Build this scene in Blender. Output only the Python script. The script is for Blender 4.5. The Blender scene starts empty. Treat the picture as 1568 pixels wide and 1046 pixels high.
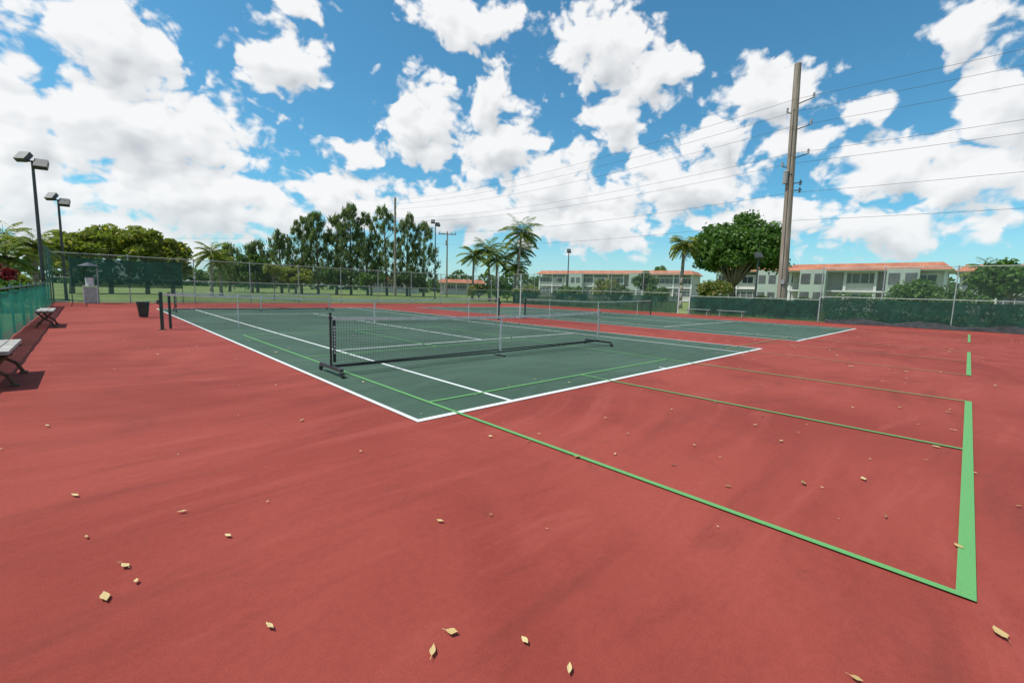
import bpy, math, numpy as np, random
from mathutils import Vector, Matrix
rad=math.radians
random.seed(7); RNG=np.random.default_rng(11)
S=bpy.context.scene
COL=S.collection

# ------------------------------------------------------------------ materials
def nmat(name):
    m=bpy.data.materials.new(name); m.use_nodes=True
    nt=m.node_tree; b=nt.nodes['Principled BSDF']; return m,nt,b
def ln(nt,a,b): nt.links.new(a,b)
def N(nt,t,**k):
    n=nt.nodes.new(t)
    for a,v in k.items(): setattr(n,a,v)
    return n
def M(nt,op,a,b=None,c=None,clamp=False):
    n=nt.nodes.new('ShaderNodeMath'); n.operation=op; n.use_clamp=clamp
    for i,v in enumerate((a,b,c)):
        if v is None: continue
        if isinstance(v,(int,float)): n.inputs[i].default_value=v
        else: nt.links.new(v,n.inputs[i])
    return n.outputs[0]
def MIX(nt,f,a,b,bt='MIX'):
    n=nt.nodes.new('ShaderNodeMix'); n.data_type='RGBA'; n.blend_type=bt
    for s,v in ((n.inputs[0],f),(n.inputs[6],a),(n.inputs[7],b)):
        if isinstance(v,(int,float)): s.default_value=v
        elif isinstance(v,tuple): s.default_value=v if len(v)==4 else (*v,1)
        else: nt.links.new(v,s)
    return n.outputs[2]
def NOISE(nt,vec,scale,detail=4,rough=.55,dist=0,dim='3D'):
    n=nt.nodes.new('ShaderNodeTexNoise'); n.noise_dimensions=dim; n.inputs['Scale'].default_value=scale
    n.inputs['Detail'].default_value=detail; n.inputs['Roughness'].default_value=rough
    n.inputs['Distortion'].default_value=dist
    if vec is not None: nt.links.new(vec,n.inputs['Vector'])
    return n.outputs['Fac']
def RANGE(nt,v,a,b,c=0.,d=1.,smooth=True):
    n=nt.nodes.new('ShaderNodeMapRange'); n.interpolation_type='SMOOTHSTEP' if smooth else 'LINEAR'
    nt.links.new(v,n.inputs[0])
    for i,x in zip((1,2,3,4),(a,b,c,d)): n.inputs[i].default_value=x
    return n.outputs[0]
def POS(nt): return N(nt,'ShaderNodeNewGeometry').outputs['Position']
def simple(name,col,rough=.6,var=.25,scale=6.,metal=0.,bump=0.):
    m,nt,b=nmat(name); p=POS(nt)
    n=NOISE(nt,p,scale,4,.6)
    dark=tuple(c*(1-var) for c in col); lite=tuple(min(1,c*(1+var)) for c in col)
    ln(nt,MIX(nt,RANGE(nt,n,.3,.7),dark,lite),b.inputs['Base Color'])
    b.inputs['Roughness'].default_value=rough; b.inputs['Metallic'].default_value=metal
    if bump:
        bp=N(nt,'ShaderNodeBump'); bp.inputs['Strength'].default_value=bump; bp.inputs['Distance'].default_value=.01
        ln(nt,n,bp.inputs['Height']); ln(nt,bp.outputs[0],b.inputs['Normal'])
    return m
def court_mat(name,col,dark,lite,stain=.5):
    m,nt,b=nmat(name); p=POS(nt)
    # sweeping squeegee arcs: bend coordinates before stretching them
    wn=N(nt,'ShaderNodeTexNoise'); wn.inputs['Scale'].default_value=.13; wn.inputs['Detail'].default_value=1; ln(nt,p,wn.inputs['Vector'])
    ad=N(nt,'ShaderNodeVectorMath',operation='MULTIPLY_ADD'); ln(nt,wn.outputs['Color'],ad.inputs[0]); ad.inputs[1].default_value=(5,5,0); ln(nt,p,ad.inputs[2])
    mp=N(nt,'ShaderNodeMapping'); ln(nt,ad.outputs[0],mp.inputs[0]); mp.inputs['Rotation'].default_value=(0,0,rad(28)); mp.inputs['Scale'].default_value=(.55,3.2,1)
    big=NOISE(nt,p,.30,4,.6,.6); med=NOISE(nt,mp.outputs[0],1.0,5,.6,.5); fine=NOISE(nt,p,120,2,.7); sp=NOISE(nt,p,22,4,.65)
    c=MIX(nt,RANGE(nt,big,.34,.66),dark,lite)
    c=MIX(nt,M(nt,'MULTIPLY',RANGE(nt,med,.5,.75),stain),c,tuple(x*.62+.004 for x in col))
    c=MIX(nt,M(nt,'MULTIPLY',RANGE(nt,med,.48,.28),.5),c,tuple(min(1,x*1.10+.012) for x in lite))
    sc=M(nt,'MULTIPLY',RANGE(nt,NOISE(nt,p,.62,6,.74,1.8),.54,.70),RANGE(nt,sp,.38,.62))
    c=MIX(nt,M(nt,'MULTIPLY',sc,.60),c,tuple(x*.42+.014 for x in col))
    c=MIX(nt,M(nt,'MULTIPLY',RANGE(nt,NOISE(nt,p,60,2,.8),.72,.78),.5),c,tuple(x*.35+.02 for x in col))
    g=M(nt,'MULTIPLY',RANGE(nt,fine,.3,.7,.90,1.08),RANGE(nt,sp,.3,.7,.95,1.05))
    gc=N(nt,'ShaderNodeCombineXYZ'); [ln(nt,g,gc.inputs[i]) for i in range(3)]
    c=MIX(nt,1.,c,gc.outputs[0],'MULTIPLY')
    ln(nt,c,b.inputs['Base Color']); b.inputs['Roughness'].default_value=.85; b.inputs['Specular IOR Level'].default_value=.15
    bp=N(nt,'ShaderNodeBump'); bp.inputs['Strength'].default_value=.35; bp.inputs['Distance'].default_value=.003
    ln(nt,fine,bp.inputs['Height']); ln(nt,bp.outputs[0],b.inputs['Normal'])
    return m
RED=court_mat('red_acrylic',(.265,.050,.037),(.235,.042,.031),(.305,.061,.045),.5)
GREEN=court_mat('green_acrylic',(.056,.098,.070),(.049,.088,.062),(.068,.115,.084),.4)
def paint(name,col,wear):
    m,nt,b=nmat(name); p=POS(nt)
    n=NOISE(nt,p,60,4,.7); n2=NOISE(nt,p,2.,3,.6)
    f=M(nt,'MULTIPLY',RANGE(nt,n,.52,.7),RANGE(nt,n2,.35,.7,wear*.4,wear))
    ln(nt,MIX(nt,f,col,tuple(x*.6 for x in col)),b.inputs['Base Color']); b.inputs['Roughness'].default_value=.7
    return m
WHITE=paint('white_line_paint',(.70,.72,.70),.6)
LIME=paint('light_green_line_paint',(.115,.33,.10),.7)
LIMEF=paint('faded_green_line_paint',(.20,.23,.09),.9)
def grass_mat():
    m,nt,b=nmat('grass'); p=POS(nt)
    c=MIX(nt,RANGE(nt,NOISE(nt,p,.12,4,.6),.3,.7),(.12,.18,.03),(.22,.26,.055))
    c=MIX(nt,RANGE(nt,NOISE(nt,p,9,3,.7),.3,.7,0,.5),c,(.07,.115,.02))
    ln(nt,c,b.inputs['Base Color']); b.inputs['Roughness'].default_value=.9
    return m
GRASS=grass_mat()
def leafmat(name,dark,lite,trans=.3,yellow=None):
    m,nt,b=nmat(name); g=N(nt,'ShaderNodeNewGeometry')
    n=NOISE(nt,g.outputs['Position'],.9,2,.6)
    c=MIX(nt,g.outputs['Random Per Island'],dark,lite)
    c=MIX(nt,RANGE(nt,n,.35,.65,.45,0),c,tuple(x*.6 for x in dark))
    if yellow: c=MIX(nt,RANGE(nt,g.outputs['Random Per Island'],.78,.98),c,yellow)
    ln(nt,c,b.inputs['Base Color']); b.inputs['Roughness'].default_value=.5; b.inputs['Specular IOR Level'].default_value=.3
    t=N(nt,'ShaderNodeBsdfTranslucent'); ln(nt,MIX(nt,1.,c,(1.4,1.6,.6),'MULTIPLY'),t.inputs[0])
    mx=N(nt,'ShaderNodeMixShader'); mx.inputs[0].default_value=trans
    ln(nt,b.outputs[0],mx.inputs[1]); ln(nt,t.outputs[0],mx.inputs[2])
    ln(nt,mx.outputs[0],nt.nodes['Material Output'].inputs[0])
    return m
LEAF=leafmat('leaf_broad',(.06,.125,.022),(.13,.23,.045))
LEAFD=leafmat('leaf_dark',(.055,.10,.03),(.11,.18,.05))
LEAFO=leafmat('leaf_olive',(.14,.18,.032),(.28,.31,.065),.4,yellow=(.42,.34,.08))
LEAFC=leafmat('leaf_casuarina',(.11,.155,.075),(.22,.27,.12),.4)
LEAFP=leafmat('leaf_palm',(.09,.15,.03),(.20,.26,.065),.35,yellow=(.38,.33,.12))
LEAFR=leafmat('leaf_croton_red',(.13,.012,.02),(.30,.03,.045))
LEAFY=leafmat('leaf_flowering',(.11,.15,.03),(.20,.24,.055),yellow=(.45,.27,.14))
BARK=simple('bark',(.19,.155,.12),.9,.35,5)
PALMB=simple('palm_bark',(.26,.23,.19),.9,.3,9)
def woodpole():
    m,nt,b=nmat('weathered_pole_wood'); p=POS(nt)
    mp=N(nt,'ShaderNodeMapping'); ln(nt,p,mp.inputs[0]); mp.inputs['Scale'].default_value=(14,14,.5)
    n=NOISE(nt,mp.outputs[0],1,5,.65); n2=NOISE(nt,p,.4,3)
    c=MIX(nt,RANGE(nt,n,.3,.7),(.19,.145,.105),(.40,.34,.27))
    c=MIX(nt,RANGE(nt,n2,.4,.7,0,.35),c,(.15,.12,.10)); ln(nt,c,b.inputs['Base Color']); b.inputs['Roughness'].default_value=.9
    return m
POLEW=woodpole()
GALV=simple('galvanised_steel',(.36,.40,.38),.5,.2,8,.3)
GPOST=simple('green_vinyl_post',(.05,.14,.11),.5,.25,8)
DARKM=simple('dark_painted_metal',(.05,.055,.055),.45,.3,8)
BLK=simple('black_coated_steel',(.024,.024,.026),.4,.3,20)
BLKF=simple('black_fabric',(.03,.03,.032),.9,.4,4)
TAPE=simple('white_net_tape',(.60,.60,.56),.8,.15,7)
CORD=simple('net_cord',(.085,.087,.088),.8,.2,20)
GPAINT=simple('green_painted_post',(.02,.05,.038),.4,.2,10)
RUBBER=simple('caster_rubber',(.03,.03,.03),.7,.2,20)
BSEAT=simple('weathered_bench_slat',(.36,.34,.31),.85,.25,10,bump=.3)
BLEG=simple('rusty_bench_iron',(.10,.05,.03),.8,.4,12)
WIRE=simple('cable',(.06,.06,.065),.6,.1,2)
PORC=simple('grey_insulator',(.30,.29,.28),.4,.2,20)
PLASTW=simple('white_plastic',(.62,.64,.62),.5,.1,5)
def mesh_mat(name,col,pitch,w,base_alpha=0.,transl=0.,fold=0.):
    m,nt,b=nmat(name); g=POS(nt)
    s=N(nt,'ShaderNodeSeparateXYZ'); ln(nt,g,s.inputs[0])
    u=M(nt,'ADD',s.outputs[0],s.outputs[1])
    if pitch:
        a=M(nt,'FRACT',M(nt,'MULTIPLY',M(nt,'ADD',u,s.outputs[2]),1/pitch)); c=M(nt,'FRACT',M(nt,'MULTIPLY',M(nt,'SUBTRACT',u,s.outputs[2]),1/pitch))
        al=M(nt,'MAXIMUM',M(nt,'LESS_THAN',a,w),M(nt,'LESS_THAN',c,w))
        b.inputs['Base Color'].default_value=(*col,1)
    else:
        n=NOISE(nt,g,.7,3,.6); al=RANGE(nt,n,.3,.7,base_alpha-.06,min(1,base_alpha+.05))
        n2=NOISE(nt,g,1.6,3,.6)
        ln(nt,MIX(nt,RANGE(nt,n2,.3,.7),tuple(x*.65 for x in col),tuple(x*1.3 for x in col)),b.inputs['Base Color'])
    b.inputs['Roughness'].default_value=.7
    if fold:
        bp=N(nt,'ShaderNodeBump'); bp.inputs['Strength'].default_value=fold; bp.inputs['Distance'].default_value=.15
        mp=N(nt,'ShaderNodeMapping'); ln(nt,g,mp.inputs[0]); mp.inputs['Scale'].default_value=(2.5,2.5,.8)
        ln(nt,NOISE(nt,mp.outputs[0],1.2,2,.5,.5),bp.inputs['Height']); ln(nt,bp.outputs[0],b.inputs['Normal'])
    sh=b.outputs[0]
    if transl:
        t=N(nt,'ShaderNodeBsdfTranslucent'); t.inputs[0].default_value=(*col,1)
        mm=N(nt,'ShaderNodeMixShader'); mm.inputs[0].default_value=transl; ln(nt,sh,mm.inputs[1]); ln(nt,t.outputs[0],mm.inputs[2]); sh=mm.outputs[0]
    tr=N(nt,'ShaderNodeBsdfTransparent'); mx=N(nt,'ShaderNodeMixShader')
    ln(nt,al,mx.inputs[0]); ln(nt,tr.outputs[0],mx.inputs[1]); ln(nt,sh,mx.inputs[2])
    ln(nt,mx.outputs[0],nt.nodes['Material Output'].inputs[0]); return m
CHAIN=mesh_mat('chain_link',(.14,.24,.21),.07,.065)
SCREEN=mesh_mat('windscreen_dark_green',(.013,.075,.052),0,0,.86,.3,.6)
SCREENL=mesh_mat('windscreen_bright_green',(.015,.24,.175),0,0,.82,.4,.8)
SCREENT=mesh_mat('windscreen_thin',(.04,.20,.155),0,0,.24,.4,.4)

# ------------------------------------------------------------------ mesh builder
class MB:
    def __init__(s): s.v=[];s.f=[];s.m=[];s.mats=[]
    def mi(s,m):
        if m not in s.mats: s.mats.append(m)
        return s.mats.index(m)
    def box(s,c,d,m,rz=0.,R=None):
        i=len(s.v); c=Vector(c); R=R or Matrix.Rotation(rz,3,'Z')
        for x in(-.5,.5):
            for y in(-.5,.5):
                for z in(-.5,.5): s.v.append(tuple(c+R@Vector((x*d[0],y*d[1],z*d[2]))))
        k=s.mi(m)
        for f in((0,1,3,2),(4,6,7,5),(0,4,5,1),(2,3,7,6),(0,2,6,4),(1,5,7,3)): s.f.append(tuple(i+j for j in f)); s.m.append(k)
    def tube(s,a,b,r0,r1,m,n=10,cap=True):
        a=Vector(a);b=Vector(b); z=(b-a).normalized(); x=z.orthogonal().normalized(); y=z.cross(x); i=len(s.v); k=s.mi(m)
        for p,r in((a,r0),(b,r1)):
            for j in range(n):
                t=2*math.pi*j/n; s.v.append(tuple(p+(x*math.cos(t)+y*math.sin(t))*r))
        for j in range(n): s.f.append((i+j,i+(j+1)%n,i+n+(j+1)%n,i+n+j)); s.m.append(k)
        if cap: s.f.append(tuple(i+j for j in range(n))[::-1]); s.m.append(k); s.f.append(tuple(i+n+j for j in range(n))); s.m.append(k)
    def path(s,pts,r,m,n=8):
        rr=r if isinstance(r,(list,tuple)) else [r]*len(pts)
        for j in range(len(pts)-1): s.tube(pts[j],pts[j+1],rr[j],rr[j+1],m,n)
    def quad(s,a,b,c,d,m): 
        i=len(s.v); s.v+= [tuple(a),tuple(b),tuple(c),tuple(d)]; s.f.append((i,i+1,i+2,i+3)); s.m.append(s.mi(m))
    def poly(s,pts,m):
        i=len(s.v); s.v+=[tuple(p) for p in pts]; s.f.append(tuple(range(i,i+len(pts)))); s.m.append(s.mi(m))
    def make(s,name,parent=None,smooth=False):
        me=bpy.data.meshes.new(name); me.from_pydata(s.v,[],s.f)
        for m in s.mats: me.materials.append(m)
        me.polygons.foreach_set('material_index',s.m)
        if smooth: me.polygons.foreach_set('use_smooth',[True]*len(s.f))
        me.update(); o=bpy.data.objects.new(name,me); COL.objects.link(o)
        if parent: o.parent=parent
        return o
def empty(name,loc=(0,0,0)):
    o=bpy.data.objects.new(name,None); o.empty_display_size=.3; COL.objects.link(o); return o
def rect(x0,x1,y0,y1,z,m,name,parent=None):
    b=MB(); b.quad((x0,y0,z),(x1,y0,z),(x1,y1,z),(x0,y1,z),m); return b.make(name,parent)

# ------------------------------------------------------------------ ground + courts
b=MB(); L=900; b.quad((-L,-L,-.06),(L,-L,-.06),(L,L,-.06),(-L,L,-.06),GRASS); b.make('grass_ground')
court=empty('tennis_court')
b=MB(); b.box((13.85,9.5,-.05),(35.5,43.6,.1),RED); b.make('red_slab',court)
W=.055
def court_lines(x0,parent):
    rect(x0,x0+10.97,0,23.77,.004,GREEN,'green_playing_surface',parent)
    l=MB(); z=.008
    def q(xa,xb,ya,yb,zz=z): l.quad((xa,ya,zz),(xb,ya,zz),(xb,yb,zz),(xa,yb,zz),WHITE)
    q(x0,x0+10.97,0,.08); q(x0,x0+10.97,23.69,23.77)
    q(x0,x0+W,.08,23.69); q(x0+10.97-W,x0+10.97,.08,23.69)
    q(x0+1.37,x0+1.37+W,.08,23.69); q(x0+9.6-W,x0+9.6,.08,23.69)
    q(x0+1.37+W,x0+9.6-W,5.46,5.51); q(x0+1.37+W,x0+9.6-W,18.26,18.31)
    q(x0+5.46,x0+5.51,5.51,18.26); q(x0+5.46,x0+5.51,.08,.20); q(x0+5.46,x0+5.51,23.57,23.69)
    l.make('white_lines',parent)
court_lines(0,court); court_lines(14.6,court)
pk=MB()
def q(xa,xb,ya,yb,m,z=.012): pk.quad((xa,ya,z),(xb,ya,z),(xb,yb,z),(xa,yb,z),m)
def pickle(x0,yk,far,m,bm):
    w=.045; x1=x0+6.1; yb=yk-4.57
    q(x0,x1,yb-.035,yb+.035,bm)
    ye=yk+8.84 if far else yk
    q(x0,x0+w,yb+.035,ye,m); q(x1-w,x1,yb+.035,ye,m)
    q(x0+w,x1-w,yk-w/2,yk+w/2,m); q((x0+x1)/2-w/2,(x0+x1)/2+w/2,yb+.035,yk-w/2,m)
    if far:
        yk2=yk+4.27; q(x0+w,x1-w,yk2-w/2,yk2+w/2,m); q(x0+w,x1-w,ye-w,ye,m,.013); q((x0+x1)/2-w/2,(x0+x1)/2+w/2,yk2+w/2,ye-w,m)
pickle(.51,.61,True,LIME,LIME); pickle(9.95,.61,False,LIMEF,LIME); pickle(20.9,.61,False,LIMEF,LIME)
pk.make('pickleball_lines',court)

# ------------------------------------------------------------------ nets
def netmesh(b,x0,x1,y,zb,ztop,pitch=.045,t=.0024):
    n=int((x1-x0)/pitch)
    for i in range(n+1):
        x=x0+(x1-x0)*i/n; zt=ztop(x); b.quad((x-t/2,y,zb),(x+t/2,y,zb),(x+t/2,y,zt),(x-t/2,y,zt),CORD)
    k=int((ztop(x0)-zb)/pitch); seg=14
    for j in range(k+1):
        for s in range(seg):
            xa=x0+(x1-x0)*s/seg; xb=x0+(x1-x0)*(s+1)/seg; f=j/k
            za=zb+(ztop(xa)-zb)*f; zc=zb+(ztop(xb)-zb)*f
            b.quad((xa,y+.001,za-t/2),(xb,y+.001,zc-t/2),(xb,y+.001,zc+t/2),(xa,y+.001,za+t/2),CORD)
def band(b,x0,x1,y,zf,h,m,th=.012,seg=16):
    for s in range(seg):
        xa=x0+(x1-x0)*s/seg; xb=x0+(x1-x0)*(s+1)/seg
        for yy in(-th,th):
            b.quad((xa,y+yy,zf(xa)-h),(xb,y+yy,zf(xb)-h),(xb,y+yy,zf(xb)),(xa,y+yy,zf(xa)),m)
        b.quad((xa,y-th,zf(xa)),(xb,y-th,zf(xb)),(xb,y+th,zf(xb)),(xa,y+th,zf(xa)),m)
def pickle_net(x0,x1,y):
    e=empty('pickleball_net'); b=MB(); xm=(x0+x1)/2
    zt=lambda x: .90-.05*(1-((x-xm)/(xm-x0))**2)
    netmesh(b,x0+.03,x1-.03,y,.12,zt,.045,.0032); b.make('net_mesh',e)
    b=MB(); band(b,x0+.02,x1-.02,y,zt,.05,TAPE); band(b,x0+.02,x1-.02,y,lambda x:.145,.02,BLKF)
    b.box((x0+.05,y-.02,.52),(.045,.006,.66),BLKF); b.box((x1-.05,y-.02,.52),(.04,.006,.66),TAPE)
    for k in range(9): b.box((x0+.05,y-.0255,.34+.05*k),(.026 if k%3 else .018,.004,.034),TAPE)
    b.box((xm,y-.02,.47),(.045,.006,.72),TAPE)
    b.make('net_bands',e)
    b=MB()
    for x,mt in((x0,BLK),(x1,GALV)):
        b.tube((x,y,.10),(x,y,.95),.017,.017,mt,12); b.tube((x,y,.95),(x,y,.965),.021,.021,mt,12)
        b.box((x,y,.115),(.05,.82,.045),BLK); b.box((x,y,.89),(.05,.04,.03),BLK)
        for s in(-1,1):
            yy=y+s*.40
            b.tube((x,yy,.10),(x,yy,.07),.02,.02,GALV,8)
            b.box((x,yy+s*.015,.065),(.055,.05,.04),BLK)
            b.tube((x-.018,yy+s*.03,.036),(x+.018,yy+s*.03,.036),.036,.036,RUBBER,14)
    b.path([(x0,y,.115),(xm,y,.085),(x1,y,.115)],.014,BLK,10)
    b.tube((xm,y,.03),(xm,y,zt(xm)-.01),.012,.012,GALV,10); b.box((xm,y,.015),(.05,.30,.03),BLK)
    b.make('wheeled_frame',e)
pickle_net(.3,7.45,3.0); pickle_net(.4,7.3,20.8)
def tennis_net(x0):
    e=empty('tennis_net'); xa=x0-.914; xb=x0+10.97+.914; y=11.885; xm=(xa+xb)/2
    zt=lambda x: 1.02-.12*(1-abs((x-xm)/(xm-xa))**1.4)
    b=MB(); netmesh(b,xa+.05,xb-.05,y,.03,zt,.045,.0034); b.make('net_mesh',e)
    b=MB(); band(b,xa+.05,xb-.05,y,zt,.06,TAPE,.015,24); b.box((xm,y,.46),(.05,.02,.90),TAPE)
    for x in(x0+.95,x0+10.02): b.tube((x,y-.03,0),(x,y-.03,1.03),.012,.012,PLASTW,8)
    b.make('net_tape',e)
    b=MB()
    for x,s in((xa,1),(xb,-1)):
        b.tube((x,y,0),(x,y,1.04),.042,.042,GPAINT,14); b.tube((x,y,1.04),(x,y,1.07),.046,.03,GPAINT,14); b.tube((x,y,0),(x,y,.02),.09,.09,DARKM,14)
        b.box((x-s*.06,y,.78),(.06,.06,.12),DARKM); b.tube((x-s*.09,y,.78),(x-s*.22,y,.72),.01,.01,DARKM,6)
    b.make('net_posts',e)
tennis_net(0); tennis_net(14.6)
b=MB(); b.tube((-.70,12.15,0),(-.70,12.15,1.02),.034,.034,GPAINT,12); b.tube((-.70,12.15,1.02),(-.70,12.15,1.05),.038,.038,DARKM,12); b.make('net_stay_post')
for x in(12.0,13.55):
    b=MB(); b.tube((x,12.1,0),(x,12.1,2.25),.028,.028,PLASTW,10); b.tube((x,12.1,2.25),(x,12.1,2.28),.034,.034,GALV,10); b.box((x,12.1,.02),(.22,.22,.04),GALV); b.box((x,12.1,1.6),(.08,.08,.05),GALV); b.make('court_divider_post')

# ------------------------------------------------------------------ fences
def fence(name,p0,p1,h,sp,layers,posts=GALV,rails=(),pr=.03):
    e=empty(name); p0=Vector((*p0,0)); p1=Vector((*p1,0)); d=p1-p0; Ln=d.length; n=max(1,round(Ln/sp)); u=d/Ln; nrm=Vector((-u.y,u.x,0))
    b=MB()
    for i in range(n+1):
        p=p0+u*Ln*i/n; b.tube(p,p+Vector((0,0,h+.04)),pr,pr,posts,10); b.tube(p+Vector((0,0,h+.04)),p+Vector((0,0,h+.09)),pr*1.25,pr*.5,posts,10)
    for z in rails: b.tube(p0+Vector((0,0,z)),p1+Vector((0,0,z)),.021,.021,posts,8)
    b.make('posts_and_rails',e)
    for j,(m,z0,z1,off,wav) in enumerate(layers):
        b=MB(); seg=max(1,int(Ln/.5)) if wav else 1
        pts=[]
        for s in range(seg+1):
            t=Ln*s/seg; w=wav*math.sin(t*3.1+j)*.5+wav*random.uniform(-.5,.5); w2=wav*.8*abs(math.sin(t*math.pi*n/Ln))
            o=nrm*(off+w); pts.append((p0+u*t+o,w2,w))
        for s in range(seg):
            a,wa,_=pts[s]; c,wc,_=pts[s+1]
            b.quad(a+Vector((0,0,z0)),c+Vector((0,0,z0)),c+Vector((0,0,z1-wc)),a+Vector((0,0,z1-wa)),m)
        b.make('mesh_panel_%d'%j,e,smooth=bool(wav))
    return e
FY=31.0; FX=31.3
fence('low_green_fence',(-3.72,-7),(-3.72,26.8),1.1,2.4,[(SCREENL,.02,1.06,-.05,.03)],GPOST,(1.1,),.026)
fence('chain_link_fence',(-3.72,26.8),(-3.72,FY),2.8,2.1,[(CHAIN,.03,2.8,0,0),(SCREENT,.03,2.7,-.05,.03)],GPOST,(1.6,2.8,.08))
fence('chain_link_fence',(-3.72,FY),(FX,FY),2.75,3.05,[(CHAIN,.03,2.75,0,0),(SCREENT,.05,1.4,.05,.02)],GALV,(1.4,2.75,.08))
fence('windscreen_panel',(-3.0,FY-.06),(2.0,FY-.06),2.5,5.0,[(SCREEN,.9,2.5,0,.02)],GPOST,(),.02)
fence('chain_link_fence',(FX,FY),(FX,12.2),3.2,3.05,[(CHAIN,.03,3.2,0,0),(SCREEN,.03,1.35,-.05,.03)],GALV,(1.6,3.2))
fence('low_green_fence',(FX,11.2),(FX,2.85),1.45,2.8,[(SCREEN,.03,1.35,-.05,.03)],GALV,(1.4,))
fence('chain_link_fence',(FX,2.8),(FX,-12.3),3.4,3.05,[(CHAIN,.03,3.4,0,0),(SCREEN,.03,1.5,-.05,.05)],GALV,(1.6,3.4))
b=MB()
for y in(11.25,12.15): b.tube((FX-.02,y,0),(FX-.02,y,1.9),.04,.04,PLASTW,10); b.tube((FX-.02,y,1.9),(FX-.02,y,1.94),.05,.03,PLASTW,10)
for z in(.15,1.0,1.8): b.tube((FX-.02,11.28,z),(FX-.02,12.12,z),.018,.018,GALV,8)
b.quad((FX,11.28,.15),(FX,12.12,.15),(FX,12.12,1.8),(FX,11.28,1.8),CHAIN); b.make('fence_gate')
b=MB(); ys=np.linspace(2.4,-12,70); pr=None
for y in ys:
    w=.35+.25*math.sin(y*1.7)+.12*random.random(); h=.10+.07*math.sin(y*2.9+1)+.05*random.random()
    cur=[(FX-.04,y,.28+.1*math.sin(y*2.1)),(FX-.15,y,h+.05),(FX-.15-w*.6,y,h*.8),(FX-.15-w,y,.015)]
    if pr:
        for k in range(3): b.quad(pr[k],pr[k+1],cur[k+1],cur[k],BLKF)
    pr=cur
b.make('slumped_black_fabric',smooth=True)

# ------------------------------------------------------------------ court furniture
def bench(x,y,L=1.5,mat=BSEAT,leg=BLEG):
    e=empty('park_bench'); b=MB()
    for k in range(3): b.box((x-.12+.12*k,y,.45),(.108,L,.045),mat)
    b.make('seat',e); b=MB()
    for s in(-1,1):
        yy=y+s*(L/2-.2)
        b.path([(x-.18,yy,.0),(x-.12,yy,.14),(x+.03,yy,.26),(x+.15,yy,.42)],.022,leg,8)
        b.path([(x+.18,yy+.055,.0),(x+.12,yy+.055,.14),(x-.03,yy+.055,.26),(x-.15,yy+.055,.42)],.022,leg,8)
        b.box((x,yy+.028,.41),(.36,.07,.03),leg)
        for d in(-.18,.18): b.box((x+d,yy+.028,.012),(.08,.12,.024),leg)
    b.tube((x,y-L/2+.2,.24),(x,y+L/2-.2,.24),.014,.014,leg,8)
    b.make('legs',e)
bench(-3.29,4.95,1.5); bench(-3.26,14.3,1.6)
def mbench(x,y):
    e=empty('metal_bench'); b=MB()
    for k in range(3): b.box((x-.13+.13*k,y,.44),(.11,1.9,.03),GALV)
    b.make('seat',e); b=MB()
    for s in(-.75,.75):
        b.tube((x-.15,y+s,0),(x-.10,y+s,.43),.02,.02,GALV,8); b.tube((x+.15,y+s,0),(x+.10,y+s,.43),.02,.02,GALV,8); b.tube((x-.17,y+s,.41),(x+.17,y+s,.41),.02,.02,GALV,8)
    b.make('legs',e)
mbench(30.4,10.2); mbench(30.4,7.8)
b=MB(); x,y=-.92,17.4; 
b.tube((x,y,.02),(x,y,.55),.12,.18,GPAINT,20); b.tube((x,y,.55),(x,y,.59),.195,.195,DARKM,20)
for t in range(10):
    a=t*math.pi/5; b.tube((x+.125*math.cos(a),y+.125*math.sin(a),.03),(x+.185*math.cos(a),y+.185*math.sin(a),.55),.008,.008,DARKM,6)
b.make('trash_bin')
e=empty('water_cooler_stand'); x,y=-2.25,30.2
b=MB(); b.box((x,y,.95),(.62,.5,.05),PLASTW)
for dx in(-.27,.27):
    for dy in(-.2,.2): b.tube((x+dx,y+dy,0),(x+dx,y+dy,.93),.025,.025,PLASTW,8)
b.box((x,y,.45),(.56,.42,.85),GALV); b.make('stand',e)
b=MB(); b.tube((x,y,.98),(x,y,1.42),.17,.19,PLASTW,16); b.tube((x,y,1.42),(x,y,1.5),.20,.17,DARKM,16); b.box((x,y-.2,1.03),(.04,.06,.04),DARKM); b.make('cooler',e)
b=MB(); b.tube((x+.33,y,0),(x+.33,y,2.2),.025,.025,GALV,8); b.tube((x,y,2.05),(x,y,2.25),.48,.06,DARKM,16); b.box((x+.17,y,2.07),(.36,.04,.04),GALV); b.make('canopy',e)

def flood(name,x,y,h,arms=2,scale=1.):
    e=empty(name); b=MB()
    b.tube((x,y,-.05),(x,y,h),.085*scale,.055*scale,DARKM,12); b.box((x,y,.0),(.3,.3,.06),DARKM); b.make('pole',e); b=MB()
    b.box((x,y,h+.03),(.7*scale,.08,.08),DARKM,rz=rad(-20))
    for i in range(arms):
        s=(i-(arms-1)/2)*.6*scale; c=Vector((x+s*math.cos(rad(-20)),y+s*math.sin(rad(-20)),h+.22-.3*i))
        R=Matrix.Rotation(rad(-40+30*i),3,'Z')@Matrix.Rotation(rad(50),3,'X')
        b.box(c,(.46*scale,.50*scale,.22*scale),DARKM,R=R); b.box(c+R@Vector((0,0,-.12*scale)),(.38*scale,.42*scale,.015),PORC,R=R)
        b.tube((c.x,c.y,h+.03),c,.03,.03,DARKM,6)
    b.make('lamp_heads',e)
flood('floodlight_pole',-4.1,31.9,7.5,2,1.15); flood('floodlight_pole',-3.35,36,6.1)
flood('floodlight_pole',28.5,42,9.2); flood('street_lamp',41,31.3,6.3,1)
flood('street_lamp',36,8.1,4.5,1,1.1)
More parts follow.
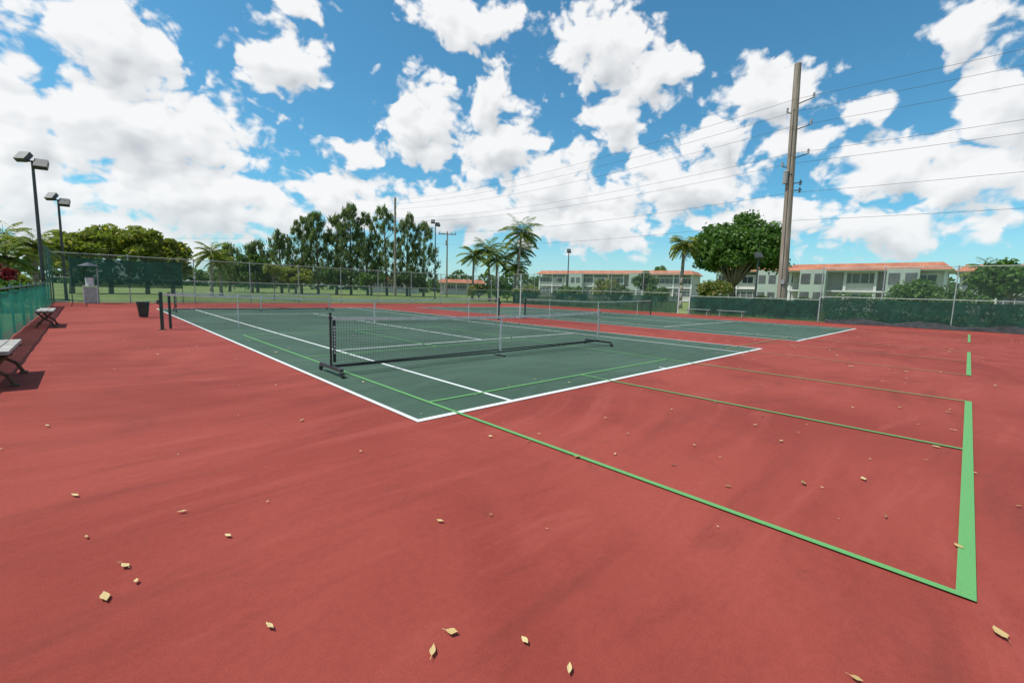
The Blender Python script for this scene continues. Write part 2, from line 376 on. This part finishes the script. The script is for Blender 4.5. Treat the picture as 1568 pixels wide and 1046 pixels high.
def upole(x,y,h,r,kind):
    e=empty('utility_pole'); b=MB(); ty=.45 if kind=='big' else 0
    b.tube((x,y,-.1),(x,y+ty,h),r,r*.66,POLEW,16); b.make('pole',e); b=MB()
    if kind=='big':
        for z,s in((h-2.7,1),(h-3.3,-1),(h-4.4,1),(h-6.3,1),(h-6.9,-1)):
            b.tube((x,y+ty*z/h,z),(x-.25,y-s*.75,z+.12),.04,.035,DARKM,8)
            for k in range(4): b.tube((x-.25,y-s*.75,z+.1+.09*k),(x-.25,y-s*.75,z+.16+.09*k),.075,.055,PORC,10)
        b.tube((x-.32,y+.45,h-8.0),(x-.32,y+.45,h-7.2),.16,.16,PORC,14); b.tube((x-.32,y+.45,h-7.2),(x-.32,y+.45,h-7.12),.18,.1,PORC,14)
        b.box((x-.15,y+.3,h-7.4),(.2,.4,.08),DARKM)
        for k in range(2): b.tube((x-.2,y-.45,h-8.2-.5*k),(x-.2,y-.45,h-7.85-.5*k),.07,.05,DARKM,8); b.box((x-.1,y-.3,h-8.-.5*k),(.06,.5,.06),DARKM)
        b.tube((x-r-.01,y,.2),(x-r*.75,y+ty*.8,h-3),.022,.022,DARKM,6)
        b.box((x-r-.03,y,2.6),(.05,.22,.3),PORC)
    elif kind=='arm':
        R=Matrix.Rotation(rad(-40),3,'Z'); b.box((x,y,h-.5),(3.4,.14,.16),POLEW,rz=rad(-40))
        for s in(-1.5,-.8,.8,1.5):
            c=Vector((x,y,h-.42))+R@Vector((s,0,0)); b.tube(c,c+Vector((0,0,.32)),.07,.05,PORC,8)
        b.tube((x-.28,y-.2,h-2.6),(x-.28,y-.2,h-1.7),.22,.22,PORC,12)
    else:
        for k in range(3): b.tube((x,y,h-.6-1.1*k),(x-.1,y-.5,h-.5-1.1*k),.04,.04,DARKM,6); b.tube((x-.1,y-.5,h-.5-1.1*k),(x-.1,y-.5,h-.2-1.1*k),.07,.05,PORC,8)
    b.make('hardware',e)
P1=(33.6,5.55,17.4); P2=(34.1,61.8,15.7); P0=(34.2,-46,17.5)
upole(*P1,.32,'big'); upole(*P2,.22,'std'); upole(47,65.5,12.1,.17,'arm'); upole(24,82,10.3,.16,'std'); upole(20,104,8.8,.14,'std'); upole(*P0,.28,'std')
cur=bpy.data.curves.new('power_lines','CURVE'); cur.dimensions='3D'; cur.bevel_depth=.010; cur.bevel_resolution=1; cur.materials.append(WIRE)
def wire(a,b_,sag):
    sp=cur.splines.new('POLY'); n=24; sp.points.add(n)
    for i in range(n+1):
        t=i/n; sp.points[i].co=(a[0]+(b_[0]-a[0])*t,a[1]+(b_[1]-a[1])*t,a[2]+(b_[2]-a[2])*t-4*sag*t*(1-t),1)
for hz,dx in((14.9,-.5),(14.3,.1),(13.2,-.3),(11.4,-.3),(10.8,.0),(8.8,.0),(6.9,.0)):
    wire((P1[0]+dx,P1[1]+.3,hz),(P0[0]+dx,P0[1],hz+.6),.7)
    k=15.4-(15.2-hz)*.78
    wire((P1[0]+dx,P1[1]+.3,hz),(P2[0]+dx,P2[1],k),1.1)
for k in range(3): wire((P2[0],P2[1],15-k*1.1),(47,125,14-k*1.1),1.)
wire((47,65.5,11.8),(24,82,9.8),.6); wire((24,82,9.6),(-30,120,9),1.)
o=bpy.data.objects.new('power_lines',cur); COL.objects.link(o)

# ------------------------------------------------------------------ vegetation
def leaves_obj(name,C,U,V,mat,parent=None):
    n=len(C); vs=np.empty((n,4,3)); vs[:,0]=C-U; vs[:,1]=C-V; vs[:,2]=C+U; vs[:,3]=C+V
    me=bpy.data.meshes.new(name); me.vertices.add(n*4); me.vertices.foreach_set('co',vs.reshape(-1).astype(np.float32))
    me.loops.add(n*4); me.loops.foreach_set('vertex_index',np.arange(n*4,dtype=np.int32)); me.polygons.add(n)
    me.polygons.foreach_set('loop_start',np.arange(0,n*4,4,dtype=np.int32)); me.polygons.foreach_set('loop_total',np.full(n,4,dtype=np.int32))
    me.materials.append(mat); me.update(calc_edges=True); o=bpy.data.objects.new(name,me); COL.objects.link(o)
    if parent: o.parent=parent
    return o
def rdir(n):
    v=RNG.normal(size=(n,3)); return v/np.linalg.norm(v,axis=1,keepdims=True)
def frames(n,out,a,b_,bias=.5):
    nr=rdir(n)+out*bias; nr/=np.linalg.norm(nr,axis=1,keepdims=True)
    t=rdir(n); u=np.cross(nr,t); u/=np.linalg.norm(u,axis=1,keepdims=True); v=np.cross(nr,u)
    s=RNG.uniform(.6,1.3,(n,1)); return u*a*s,v*b_*s
def clumps(cl,per,a,b_,squash=.75,shell=.35):
    C=[];O=[]
    for (x,y,z,r) in cl:
        d=rdir(per); rr=(shell+(1-shell)*RNG.random((per,1)))*r*RNG.uniform(.8,1.15,(per,1))
        C.append(np.array([x,y,z])+d*rr*np.array([1,1,squash])); O.append(d)
    C=np.concatenate(C);O=np.concatenate(O); U,V=frames(len(C),O,a,b_); return C,U,V
def tree(name,x,y,h,rx,rz,mat,ncl=40,per=170,leaf=(.22,.13),trunk=.28,base=None,crf=.30,ry=None,bark=BARK):
    ry=ry or rx; e=empty(name); cz=h-rz; cl=[]
    for i in range(ncl):
        d=rdir(1)[0]; 
        if d[2]<-.45: d[2]*=-.6
        k=RNG.uniform(.45,1.)**.7; r=RNG.uniform(.7,1.25)*crf*rx
        cl.append((x+d[0]*k*(rx-r*.6),y+d[1]*k*(ry-r*.6),cz+d[2]*k*(rz-r*.5),r))
    C,U,V=clumps(cl,per,*leaf); leaves_obj('crown',C,U,V,mat,e)
    b=MB(); tb=cz-rz*.45 if base is None else base
    b.path([(x,y,-.1),(x+.05,y,tb*.5),(x-.05,y+.05,tb)],[trunk,trunk*.8,trunk*.65],bark,10)
    for c in cl[::3]:
        m=Vector((x,y,tb)).lerp(Vector(c[:3]),.5)+Vector((0,0,.1*rz)); b.path([(x-.05,y+.05,tb*.93),m,c[:3]],[trunk*.42,trunk*.25,trunk*.08],bark,6)
    b.make('trunk_and_limbs',e,smooth=True)
def shrub(name,x,y,h,rx,mat,ry=None,ncl=22,per=150,leaf=(.14,.08)):
    tree(name,x,y,h,rx,h*.52,mat,ncl,per,leaf,.08,.4,.36,ry)
def casuarina(x,y,h,r):
    e=empty('casuarina_tree'); cl=[]; b=MB()
    lean=RNG.uniform(-.05,.05)*h
    b.path([(x,y,-.1),(x+lean*.4,y,h*.5),(x+lean,y,h*.96)],[.24,.15,.03],BARK,8)
    n=int(70+2.4*h)
    for i in range(n):
        t=RNG.uniform(.08,1.0)**.85; prof=(1-t)**.55*.9+.16 if t>.35 else .7+t*.6
        R=r*1.2*prof*RNG.uniform(.1,1.)**.6; a=RNG.uniform(0,6.28)
        px,py,pz=x+lean*t+R*math.cos(a),y+R*math.sin(a),h*(.05+.95*t)
        cl.append((px,py,pz,RNG.uniform(.35,.85)*(1.2-t*.5)))
        if i%3==0: b.path([(x+lean*t*.9,y,max(1,h*t-R*.8)),(px,py,pz)],[.05,.015],BARK,5)
    C,U,V=clumps(cl,58,.36,.06,1.35,.0)
    U=U*.6; U[:,2]+=np.where(U[:,2]<0,-1,1)*.18; leaves_obj('crown',C,U,V,LEAFC,e); b.make('trunk_and_limbs',e)
def palm(x,y,h,fl=2.6,nf=24,lean=(0,0),mat=LEAFP,r=.16,droop=1.0,name='coconut_palm_tree'):
    e=empty(name); b=MB(); top=Vector((x+lean[0],y+lean[1],h-fl*.45))
    pts=[Vector((x+lean[0]*t**1.6,y+lean[1]*t**1.6,-.1+(top.z+.1)*t)) for t in np.linspace(0,1,9)]
    b.path(pts,[r*1.5]+[r*(1.08-.3*t) for t in np.linspace(.1,1,8)],PALMB,10)
    for k in range(7):
        a=k*.9; c=top+Vector((.2*math.cos(a),.2*math.sin(a),-.2)); b.tube(c+Vector((0,0,.12)),c-Vector((0,0,.12)),.11,.07,LEAFP,8)
    b.make('trunk',e,smooth=True); C=[];U=[];V=[]; rb=MB()
    for i in range(nf):
        a=i*2.399+RNG.uniform(-.3,.3); el=rad(80-i/nf*115+RNG.uniform(-8,8)); L=fl*RNG.uniform(.85,1.12)
        p=np.array(top); hd=np.array([math.cos(a),math.sin(a),0]); sd=np.array([-math.sin(a),math.cos(a),0]); st=26; prev=tuple(p)
        for s in range(st):
            t=s/st; e2=el-droop*1.25*t**1.4*(1.1 if el>0 else .6); d=hd*math.cos(e2)+np.array([0,0,math.sin(e2)]); p=p+d*L/st
            if s%4==3: rb.tube(prev,tuple(p),.022*(1.1-t),.018*(1.1-t),LEAFP,4,False); prev=tuple(p)
            if s<2: continue
            ll=.27*fl*(math.sin(math.pi*min(1,.12+t*.9))**.6)*RNG.uniform(.8,1.1)
            for sg in(-1,1):
                dd=sd*sg*.8+d*.45+np.array([0,0,-.35-.3*RNG.random()]); dd/=np.linalg.norm(dd)
                w=np.cross(dd,sd*.2+np.array([0,0,1])); w/=np.linalg.norm(w)+1e-6
                C.append(p+dd*ll/2);U.append(dd*ll/2);V.append(w*.055)
    leaves_obj('fronds',np.array(C),np.array(U),np.array(V),mat,e); rb.make('frond_ribs',e)
for (x,y,h,r) in((-3.4,55,6.0,2.3),(-.6,57,7.2,2.8),(2.2,56,7.0,2.6),(4.2,55,5.9,2.0)):
    tree('broadleaf_tree',x,y,h,r,2.6,LEAFO,44,120,(.26,.11),.22)
palm(6.8,50,5.2,2.0,26,(.1,0),LEAFO); palm(8.0,52,4.4,1.8,24,(0,0),LEAFO)
palm(-4.6,36,3.9,1.7,26,(0,0),LEAFO); palm(-5.6,34,3.1,1.5,22,(0,0),LEAFP); palm(-6,39,4.4,1.7,22,(0,0),LEAFO)
shrub('red_croton_bush',-5.3,25.5,2.1,.9,LEAFR,1.4,18,120,(.12,.05)); shrub('red_croton_bush',-5.6,28,2.0,.8,LEAFR,1.,14,110,(.12,.05))
shrub('green_shrub',-5.1,30.5,1.7,.9,LEAFO,1.2); shrub('green_shrub',-4.9,23,1.3,.8,LEAF,1.4)
for (x,y,h,r) in((14,78,7.2,2.6),(17.5,76,8.,2.6),(20.5,74,9.6,2.6),(23.2,73,12.2,2.6),(25.4,71.6,12.9,2.8),(28,70.4,13.0,2.8),(30,69.3,14.8,3.),(32.5,68.3,13.4,2.8),(35.4,67,14.8,3.1),(38.2,65,13.8,2.9),(40.8,63.8,12.6,2.7)):
    casuarina(x,y,h,r)
for (x,y,h,r,mt) in((16,73,6.0,3.2,LEAFD),(21,69,4.2,2.6,LEAFO),(26.5,67,4.8,3.,LEAFD),(31.5,65,4.2,2.7,LEAF),(37,62,4.6,2.9,LEAFD)):
    tree('broadleaf_tree',x,y,h,r,h*.45,mt,26,120,(.26,.14),.2)
tree('young_tree',9.7,39.5,3.5,1.15,1.1,LEAFO,16,110,(.10,.06),.06)
palm(35.2,43,7.1,2.6,30,(.2,0)); palm(37,41.5,7.9,2.7,30,(-.3,.2)); palm(36.3,35.5,9.8,2.9,32,(.25,-.2)); palm(38.5,37.5,7.8,2.7,30,(-.2,0)); palm(35.6,38.6,6.4,2.5,28,(0,0)); palm(37.2,36.8,5.4,2.2,26,(0,0))
shrub('green_shrub',37,38,2.6,2.4,LEAF,3); shrub('green_shrub',35.5,33,2.3,1.6,LEAFO,2); shrub('green_shrub',38,28.5,2.5,1.8,LEAF,2.2); shrub('green_shrub',36,42.5,2.4,1.8,LEAFO,2); shrub('green_shrub',43,25,2.6,1.5,LEAFD,2); shrub('green_shrub',50,24,2.8,1.8,LEAF,2)
tree('banyan_tree',54.2,16.3,11.3,5.8,4.6,LEAF,100,260,(.24,.15),.5,base=2.8,crf=.25)
palm(47.4,19.6,8.1,2.1,44,(0,0),LEAFO,.2,1.4,'sabal_palm_tree')
shrub('flowering_shrub',47.2,29.6,3.7,2.3,LEAFY); shrub('flowering_shrub',44,14.6,3.9,2.0,LEAFY); shrub('green_shrub',47.5,-.9,3.5,2.4,LEAF,2.4,26,170)
tree('broadleaf_tree',63,33,5.2,2.6,2.1,LEAFD,26,130,(.22,.13),.2)
tree('broadleaf_tree',42.6,-5.8,4.9,2.4,2.0,LEAF,34,150,(.17,.1),.16); palm(47,-4.6,4.6,1.9,26,(0,0),LEAFP)
shrub('green_shrub',44.6,-3.,2.6,1.4,LEAFD)
n=15000; y=RNG.uniform(2.9,11.1,n); bump=.12*np.sin(y*2.3)+.08*np.sin(y*5.1)
C=np.stack([FX+.25+RNG.uniform(0,.7,n),y,RNG.uniform(.05,1.,n)**.7*(1.42+bump)],1); U,V=frames(n,np.tile([-1,0,.6],(n,1)),.06,.035)
leaves_obj('clipped_hedge',C,U,V,LEAFD)
n=9000; y=RNG.uniform(-12,2.7,n); C=np.stack([FX+.4+RNG.uniform(0,.8,n),y,RNG.uniform(.05,1.,n)*(1.55+.3*np.sin(y*1.3)+.15*np.sin(y*4))],1); U,V=frames(n,np.tile([-1,0,.6],(n,1)),.08,.045)
leaves_obj('clipped_hedge',C,U,V,LEAF)
n=26000; a=RNG.uniform(0,2*math.pi,n); hh=6.2+2.2*np.sin(a*17)+1.6*np.sin(a*41+1)+1.2*np.sin(a*97)
Rr=165+12*np.sin(a*23)+RNG.uniform(-6,6,n); z=RNG.random(n)**.8*hh
C=np.stack([Rr*np.cos(a),Rr*np.sin(a),z],1); U,V=frames(n,np.stack([-np.cos(a),-np.sin(a),.7*np.ones(n)],1),1.0,.7); leaves_obj('distant_trees',C,U,V,LEAFD)

# ------------------------------------------------------------------ buildings
WALL=simple('cream_stucco',(.52,.51,.44),.9,.06,1.5); WALL2=simple('pale_green_stucco',(.36,.42,.36),.9,.06,1.5); TRIM=simple('white_trim',(.66,.66,.63),.8,.06,2)
GLASS=simple('dark_window_glass',(.035,.045,.05),.15,.4,.5); SCR=simple('porch_insect_screen',(.10,.11,.11),.7,.25,.8)
def roofm():
    m,nt,b=nmat('terracotta_tiles'); p=POS(nt); w=N(nt,'ShaderNodeTexWave'); w.bands_direction='Y'; w.inputs['Scale'].default_value=1.1; w.inputs['Distortion'].default_value=.3; ln(nt,p,w.inputs[0])
    c=MIX(nt,RANGE(nt,NOISE(nt,p,.8,4,.6),.3,.7),(.34,.12,.065),(.50,.20,.11)); c=MIX(nt,M(nt,'MULTIPLY',w.outputs['Fac'],.3),c,(.24,.07,.04)); ln(nt,c,b.inputs['Base Color']); b.inputs['Roughness'].default_value=.85; return m
ROOF=roofm()
def apartment(name,ox,oy,ang,Ln,D,floors=2,fh=2.75,bay=4.,towers=(),wall=WALL):
    e=empty(name); T=Matrix.Translation((ox,oy,0))@Matrix.Rotation(ang,4,'Z'); H=floors*fh+.3
    def mk(b,n): o=b.make(n,e); o.matrix_local=T
    b=MB(); b.box((Ln/2,D/2+.8,H/2),(Ln,D-1.6,H),wall); mk(b,'walls')
    b=MB(); tr=MB(); gl=MB(); n=int(Ln/bay)
    for f in range(floors):
        z=f*fh+.15
        tr.box((Ln/2,.75,z+.0),(Ln+.1,1.6,.2),TRIM)
        for i in range(n):
            x=bay*(i+.5)+(Ln-n*bay)/2
            if any(abs(x-t)<bay*.6 for t in towers): continue
            if (i+f)%3!=2:
                gl.box((x,.35,z+1.75),(bay-.5,.05,1.25),SCR)
                for k in(-1,0,1): tr.box((x+k*(bay-.5)/3,.31,z+1.75),(.06,.05,1.25),TRIM)
                b.box((x,.38,z+.6),(bay-.3,.1,1.0),wall)
                b.box((x,.40,z+2.50),(bay-.3,.1,.25),wall)
            else:
                b.box((x,.42,z+1.3),(bay-.3,.12,2.4),wall); gl.box((x,.34,z+1.6),(1.7,.05,1.15),GLASS); tr.box((x,.305,z+1.6),(.05,.04,1.15),TRIM); tr.box((x,.33,z+.98),(1.9,.14,.08),TRIM); tr.box((x,.33,z+2.2),(1.9,.1,.06),TRIM)
    for i in range(n+1):
        x=bay*i+(Ln-n*bay)/2; tr.box((x,.22,H/2),(.30,.32,H),TRIM)
    for t in towers:
        b.box((t,-.3,H/2+.1),(bay*.95,1.6,H+.2),WALL2)
        for f in range(floors):
            for k in(-1,1): gl.box((t+k*.8,-1.12,f*fh+1.8),(1.1,.06,1.4),SCR)
    tr.box((Ln/2,.6,H),(Ln+.8,2.6,.14),TRIM)
    mk(b,'facade_panels'); mk(tr,'trim_and_columns'); mk(gl,'windows')
    r=MB(); a=[(-.7,-.9),(Ln+.7,-.9),(Ln+.7,D+.6),(-.7,D+.6)]; c=[(.4,.6),(Ln-.4,.6),(Ln-.4,D-.8),(.4,D-.8)]; z0=H+.08; z1=H+1.05
    for i in range(4):
        j=(i+1)%4; r.quad((*a[i],z0),(*a[j],z0),(*c[j],z1),(*c[i],z1),ROOF)
    r.poly([(*p,z1) for p in c],ROOF); r.poly([(*p,z0) for p in a][::-1],TRIM); mk(r,'roof')
apartment('apartment_building',72,14.8,rad(-90),16.3,11,2,2.55,3.26,(3.,12.5))
apartment('apartment_building',84,30,rad(-90),18,11,2,2.9,3.6,(9,))
apartment('apartment_building',83,-2.6,rad(-90),7,10,2,2.7,3.4,())
apartment('apartment_building',93,84,rad(-77),42,11,2,3.1,4.2,(12,29))
apartment('apartment_building',78,-13,rad(-90),16,10,2,2.7,4,())
apartment('distant_house',52,108,rad(-30),13,8,1,2.8,3.2,()); apartment('distant_house',68,98,rad(-35),12,8,1,2.8,3.2,())

# ------------------------------------------------------------------ fallen leaves
m,nt,bb=nmat('dry_leaf'); g=N(nt,'ShaderNodeNewGeometry'); r=N(nt,'ShaderNodeValToRGB'); ln(nt,g.outputs['Random Per Island'],r.inputs[0])
r.color_ramp.elements[0].color=(.17,.07,.03,1); r.color_ramp.elements[1].color=(.62,.50,.24,1); x=r.color_ramp.elements.new(.4); x.color=(.50,.34,.13,1)
ln(nt,r.outputs[0],bb.inputs['Base Color']); bb.inputs['Roughness'].default_value=.6; DL=m
b=MB()
def fleaf(x,y,s):
    a=random.uniform(0,6.28); R=Matrix.Rotation(a,3,'Z')@Matrix.Rotation(random.uniform(-.12,.12),3,'X'); w=s*random.uniform(.42,.8); cu=s*random.uniform(.02,.25); c=Vector((x,y,.016))
    out=[(-1.15,0,.7),(-.75,.5,.2),(-.2,.95,.4),(.35,.9,.7),(.85,.5,.2),(1.35,.05,.9),(.8,-.45,.5),(.2,-.95,.1),(-.35,-.85,.6),(-.8,-.4,.2)]
    out=[(p*random.uniform(.88,1.1),q_*random.uniform(.8,1.1),z_) for p,q_,z_ in out]; K_=len(out)
    i=len(b.v); b.v.append(tuple(c)); 
    for p in out: b.v.append(tuple(c+R@Vector((p[0]*s,p[1]*w,p[2]*cu))))
    k=b.mi(DL)
    for j in range(K_): b.f.append((i,i+1+j,i+1+(j+1)%K_)); b.m.append(k)
    if random.random()<.5:
        p=R@Vector((-1.1*s,0,cu*.6)); p2=R@Vector((-1.9*s,.15*s,0)); n=R@Vector((0,.04*s,0)); b.quad(c+p-n,c+p+n,c+p2+n,c+p2-n,DL)
for _ in range(150):
    t=random.random(); D=1.3+12*t**1.2; a=rad(random.uniform(-12,105)); x=-2.39+D*math.cos(a); y=-3.83+D*math.sin(a)
    if x>-3.6: fleaf(x,y,random.choice((.006,.010,.016,.022,.028))*random.uniform(.8,1.15))
for _ in range(260):
    x=random.uniform(-3.5,31); y=random.uniform(-7,30); fleaf(x,y,random.uniform(.012,.035))
for _ in range(160): fleaf(random.uniform(8,31),random.uniform(-8,4),random.uniform(.02,.05))
b.make('fallen_leaves')

# ------------------------------------------------------------------ sky + sun
SEL,SAZ=62.,150.
W_=bpy.data.worlds.new('World'); S.world=W_; W_.use_nodes=True; nt=W_.node_tree; nt.nodes.clear()
try:
    W_.cycles.sampling_method='MANUAL'; W_.cycles.sample_map_resolution=256
except Exception: pass
blobs="88 21 8 3,85 14 11 5,73 23 4 3,93 12 3 5,93 7 4 3,81 9 13 4,67 10 6 3,65 15 4 1,58 19 5 5,49 22 3 4,48 17 6 4,41 13 7 4,52 29 8 2,36 27 7 4,30 24 5 3,34 20 4 4,26 13 9 4,37 9 11 4,52 10 10 3,18 21 5 3,22 17 3 3,14 16 4 1,6 13 5 3,1 11 4 3,0 17 2 4,3 23 3 2,9 18 3 1,71 28 3 1,87 4 11 2,18 9 8 2,7 7 9 2"
BL=[tuple(float(t) for t in s.split()) for s in blobs.split(',')]
def VM(nt,op,a,b=None):
    n=nt.nodes.new('ShaderNodeVectorMath'); n.operation=op
    for i,v in enumerate((a,b)):
        if v is None: continue
        if isinstance(v,tuple): n.inputs[i].default_value=v
        else: nt.links.new(v,n.inputs[i])
    return n
tc=N(nt,'ShaderNodeTexCoord'); sp=N(nt,'ShaderNodeSeparateXYZ'); ln(nt,tc.outputs['Generated'],sp.inputs[0])
az=M(nt,'MULTIPLY',M(nt,'ARCTAN2',sp.outputs[1],sp.outputs[0]),57.2958); el=M(nt,'MULTIPLY',M(nt,'ARCSINE',sp.outputs[2]),57.2958)
cv=N(nt,'ShaderNodeCombineXYZ'); ln(nt,az,cv.inputs[0]); ln(nt,el,cv.inputs[1]); Vv=cv.outputs[0]
nz=nt.nodes.new('ShaderNodeTexNoise'); nz.noise_dimensions='2D'; nz.inputs['Scale'].default_value=.18; nz.inputs['Detail'].default_value=2; ln(nt,Vv,nz.inputs['Vector'])
wv=VM(nt,'ADD',Vv,VM(nt,'MULTIPLY',VM(nt,'SUBTRACT',nz.outputs['Color'],(.5,.5,.5)).outputs[0],(5,3,0)).outputs[0]).outputs[0]
acc=None; acc2=None
for (a,e_,ra,re) in BL:
    sc=(1/(ra*1.12),1/(re*1.15+.4),0)
    t=VM(nt,'MULTIPLY',VM(nt,'SUBTRACT',wv,(a,e_,0)).outputs[0],sc); l=VM(nt,'LENGTH',t.outputs[0]).outputs['Value']
    acc=l if acc is None else M(nt,'MINIMUM',acc,l)
    t2=VM(nt,'ADD',t.outputs[0],(.5*sc[0],2.0*sc[1],0)); l2=VM(nt,'LENGTH',t2.outputs[0]).outputs['Value']
    acc2=l2 if acc2 is None else M(nt,'MINIMUM',acc2,l2)
BIAS=.93
acc=M(nt,'SUBTRACT',BIAS,acc); acc2=M(nt,'SUBTRACT',BIAS,acc2)
gen=RANGE(nt,NOISE(nt,Vv,.055,2,.5,0,'2D'),.35,.65,-.9,.7,False)
msk=RANGE(nt,M(nt,'ABSOLUTE',M(nt,'SUBTRACT',az,47.)),50,62,-3,0)
gg=M(nt,'ADD',gen,msk)
acc=M(nt,'MAXIMUM',M(nt,'MAXIMUM',acc,gg),-1.2); acc2=M(nt,'MAXIMUM',M(nt,'MAXIMUM',acc2,gg),-1.2)
mp=VM(nt,'MULTIPLY',Vv,(1,1.35,0)).outputs[0]
def VOR(v,sc):
    n=nt.nodes.new('ShaderNodeTexVoronoi'); n.voronoi_dimensions='2D'; n.feature='F1'; n.inputs['Scale'].default_value=sc; ln(nt,v,n.inputs['Vector']); return M(nt,'SUBTRACT',.42,n.outputs['Distance'])
wv2=VM(nt,'ADD',mp,VM(nt,'MULTIPLY',nz.outputs['Color'],(5,5,0)).outputs[0]).outputs[0]
f1=M(nt,'MULTIPLY',M(nt,'SUBTRACT',NOISE(nt,mp,.28,7,.54,.2,'2D'),.5),1.55)
v1=M(nt,'MULTIPLY',VOR(wv2,.42),.42); v2=M(nt,'MULTIPLY',VOR(wv2,1.05),.18)
pf=M(nt,'ADD',v1,v2)
D0=M(nt,'ADD',M(nt,'ADD',acc,f1),pf)
up=VM(nt,'ADD',mp,(.9,1.8,0)).outputs[0]
fa=NOISE(nt,mp,.28,2,.5,.2,'2D'); fb=NOISE(nt,up,.28,2,.5,.2,'2D')
v1b=M(nt,'MULTIPLY',VOR(VM(nt,'ADD',wv2,(.35,.6,0)).outputs[0],.42),.42)
relief=M(nt,'ADD',M(nt,'MULTIPLY',M(nt,'SUBTRACT',fa,fb),1.2),M(nt,'SUBTRACT',v1,v1b))
lit=M(nt,'ADD',M(nt,'MULTIPLY',M(nt,'SUBTRACT',acc,acc2),.55),relief)
mask=RANGE(nt,D0,-.05,.30)
sh=M(nt,'ADD',M(nt,'MULTIPLY',lit,.70),.90)
sh=M(nt,'SUBTRACT',sh,M(nt,'MULTIPLY',RANGE(nt,M(nt,'ADD',acc2,M(nt,'MULTIPLY',f1,.6)),.30,1.05),.36),clamp=True)
sky=N(nt,'ShaderNodeTexSky'); sky.sky_type='NISHITA'; sky.sun_disc=False; sky.sun_elevation=rad(SEL); sky.sun_rotation=rad(90-SAZ); sky.air_density=1.; sky.dust_density=.6; sky.ozone_density=2.
base=MIX(nt,1.,sky.outputs[0],(.62,1.32,1.42),'MULTIPLY')
K=10.
cc=MIX(nt,sh,(.46*K,.50*K,.54*K),(.96*K,.96*K,.96*K))
col=MIX(nt,M(nt,'MULTIPLY',mask,.96),base,cc)
haze=RANGE(nt,el,0,10,.45,0.)
col=MIX(nt,haze,col,(.66*K,.78*K,.84*K))
bg=N(nt,'ShaderNodeBackground'); ln(nt,col,bg.inputs[0]); bg.inputs[1].default_value=.1
wo=N(nt,'ShaderNodeOutputWorld'); ln(nt,bg.outputs[0],wo.inputs[0])
sd=Vector((math.cos(rad(SAZ))*math.cos(rad(SEL)),math.sin(rad(SAZ))*math.cos(rad(SEL)),math.sin(rad(SEL))))
sl=bpy.data.lights.new('sun','SUN'); sl.energy=4.4; sl.angle=rad(.5); sl.color=(1,.965,.90); so=bpy.data.objects.new('sun',sl); COL.objects.link(so); so.rotation_euler=sd.to_track_quat('Z','Y').to_euler(); so.location=(0,0,30)

# ------------------------------------------------------------------ camera
psi,p,r=.8015,.1143,.0299
F=Vector((math.cos(psi)*math.cos(p),math.sin(psi)*math.cos(p),-math.sin(p))); R0=Vector((math.sin(psi),-math.cos(psi),0)); U0=R0.cross(F)
R=R0*math.cos(r)+U0*math.sin(r); U=-R0*math.sin(r)+U0*math.cos(r)
cd=bpy.data.cameras.new('camera'); cd.lens=15.43; cd.sensor_width=36; cd.clip_start=.05; cd.clip_end=3000
co=bpy.data.objects.new('camera',cd); COL.objects.link(co)
co.matrix_world=Matrix(((R.x,U.x,-F.x,-2.3875),(R.y,U.y,-F.y,-3.8299),(R.z,U.z,-F.z,1.3809),(0,0,0,1)))
S.camera=co
S.view_settings.view_transform='Standard'; S.view_settings.look='None'; S.view_settings.exposure=0
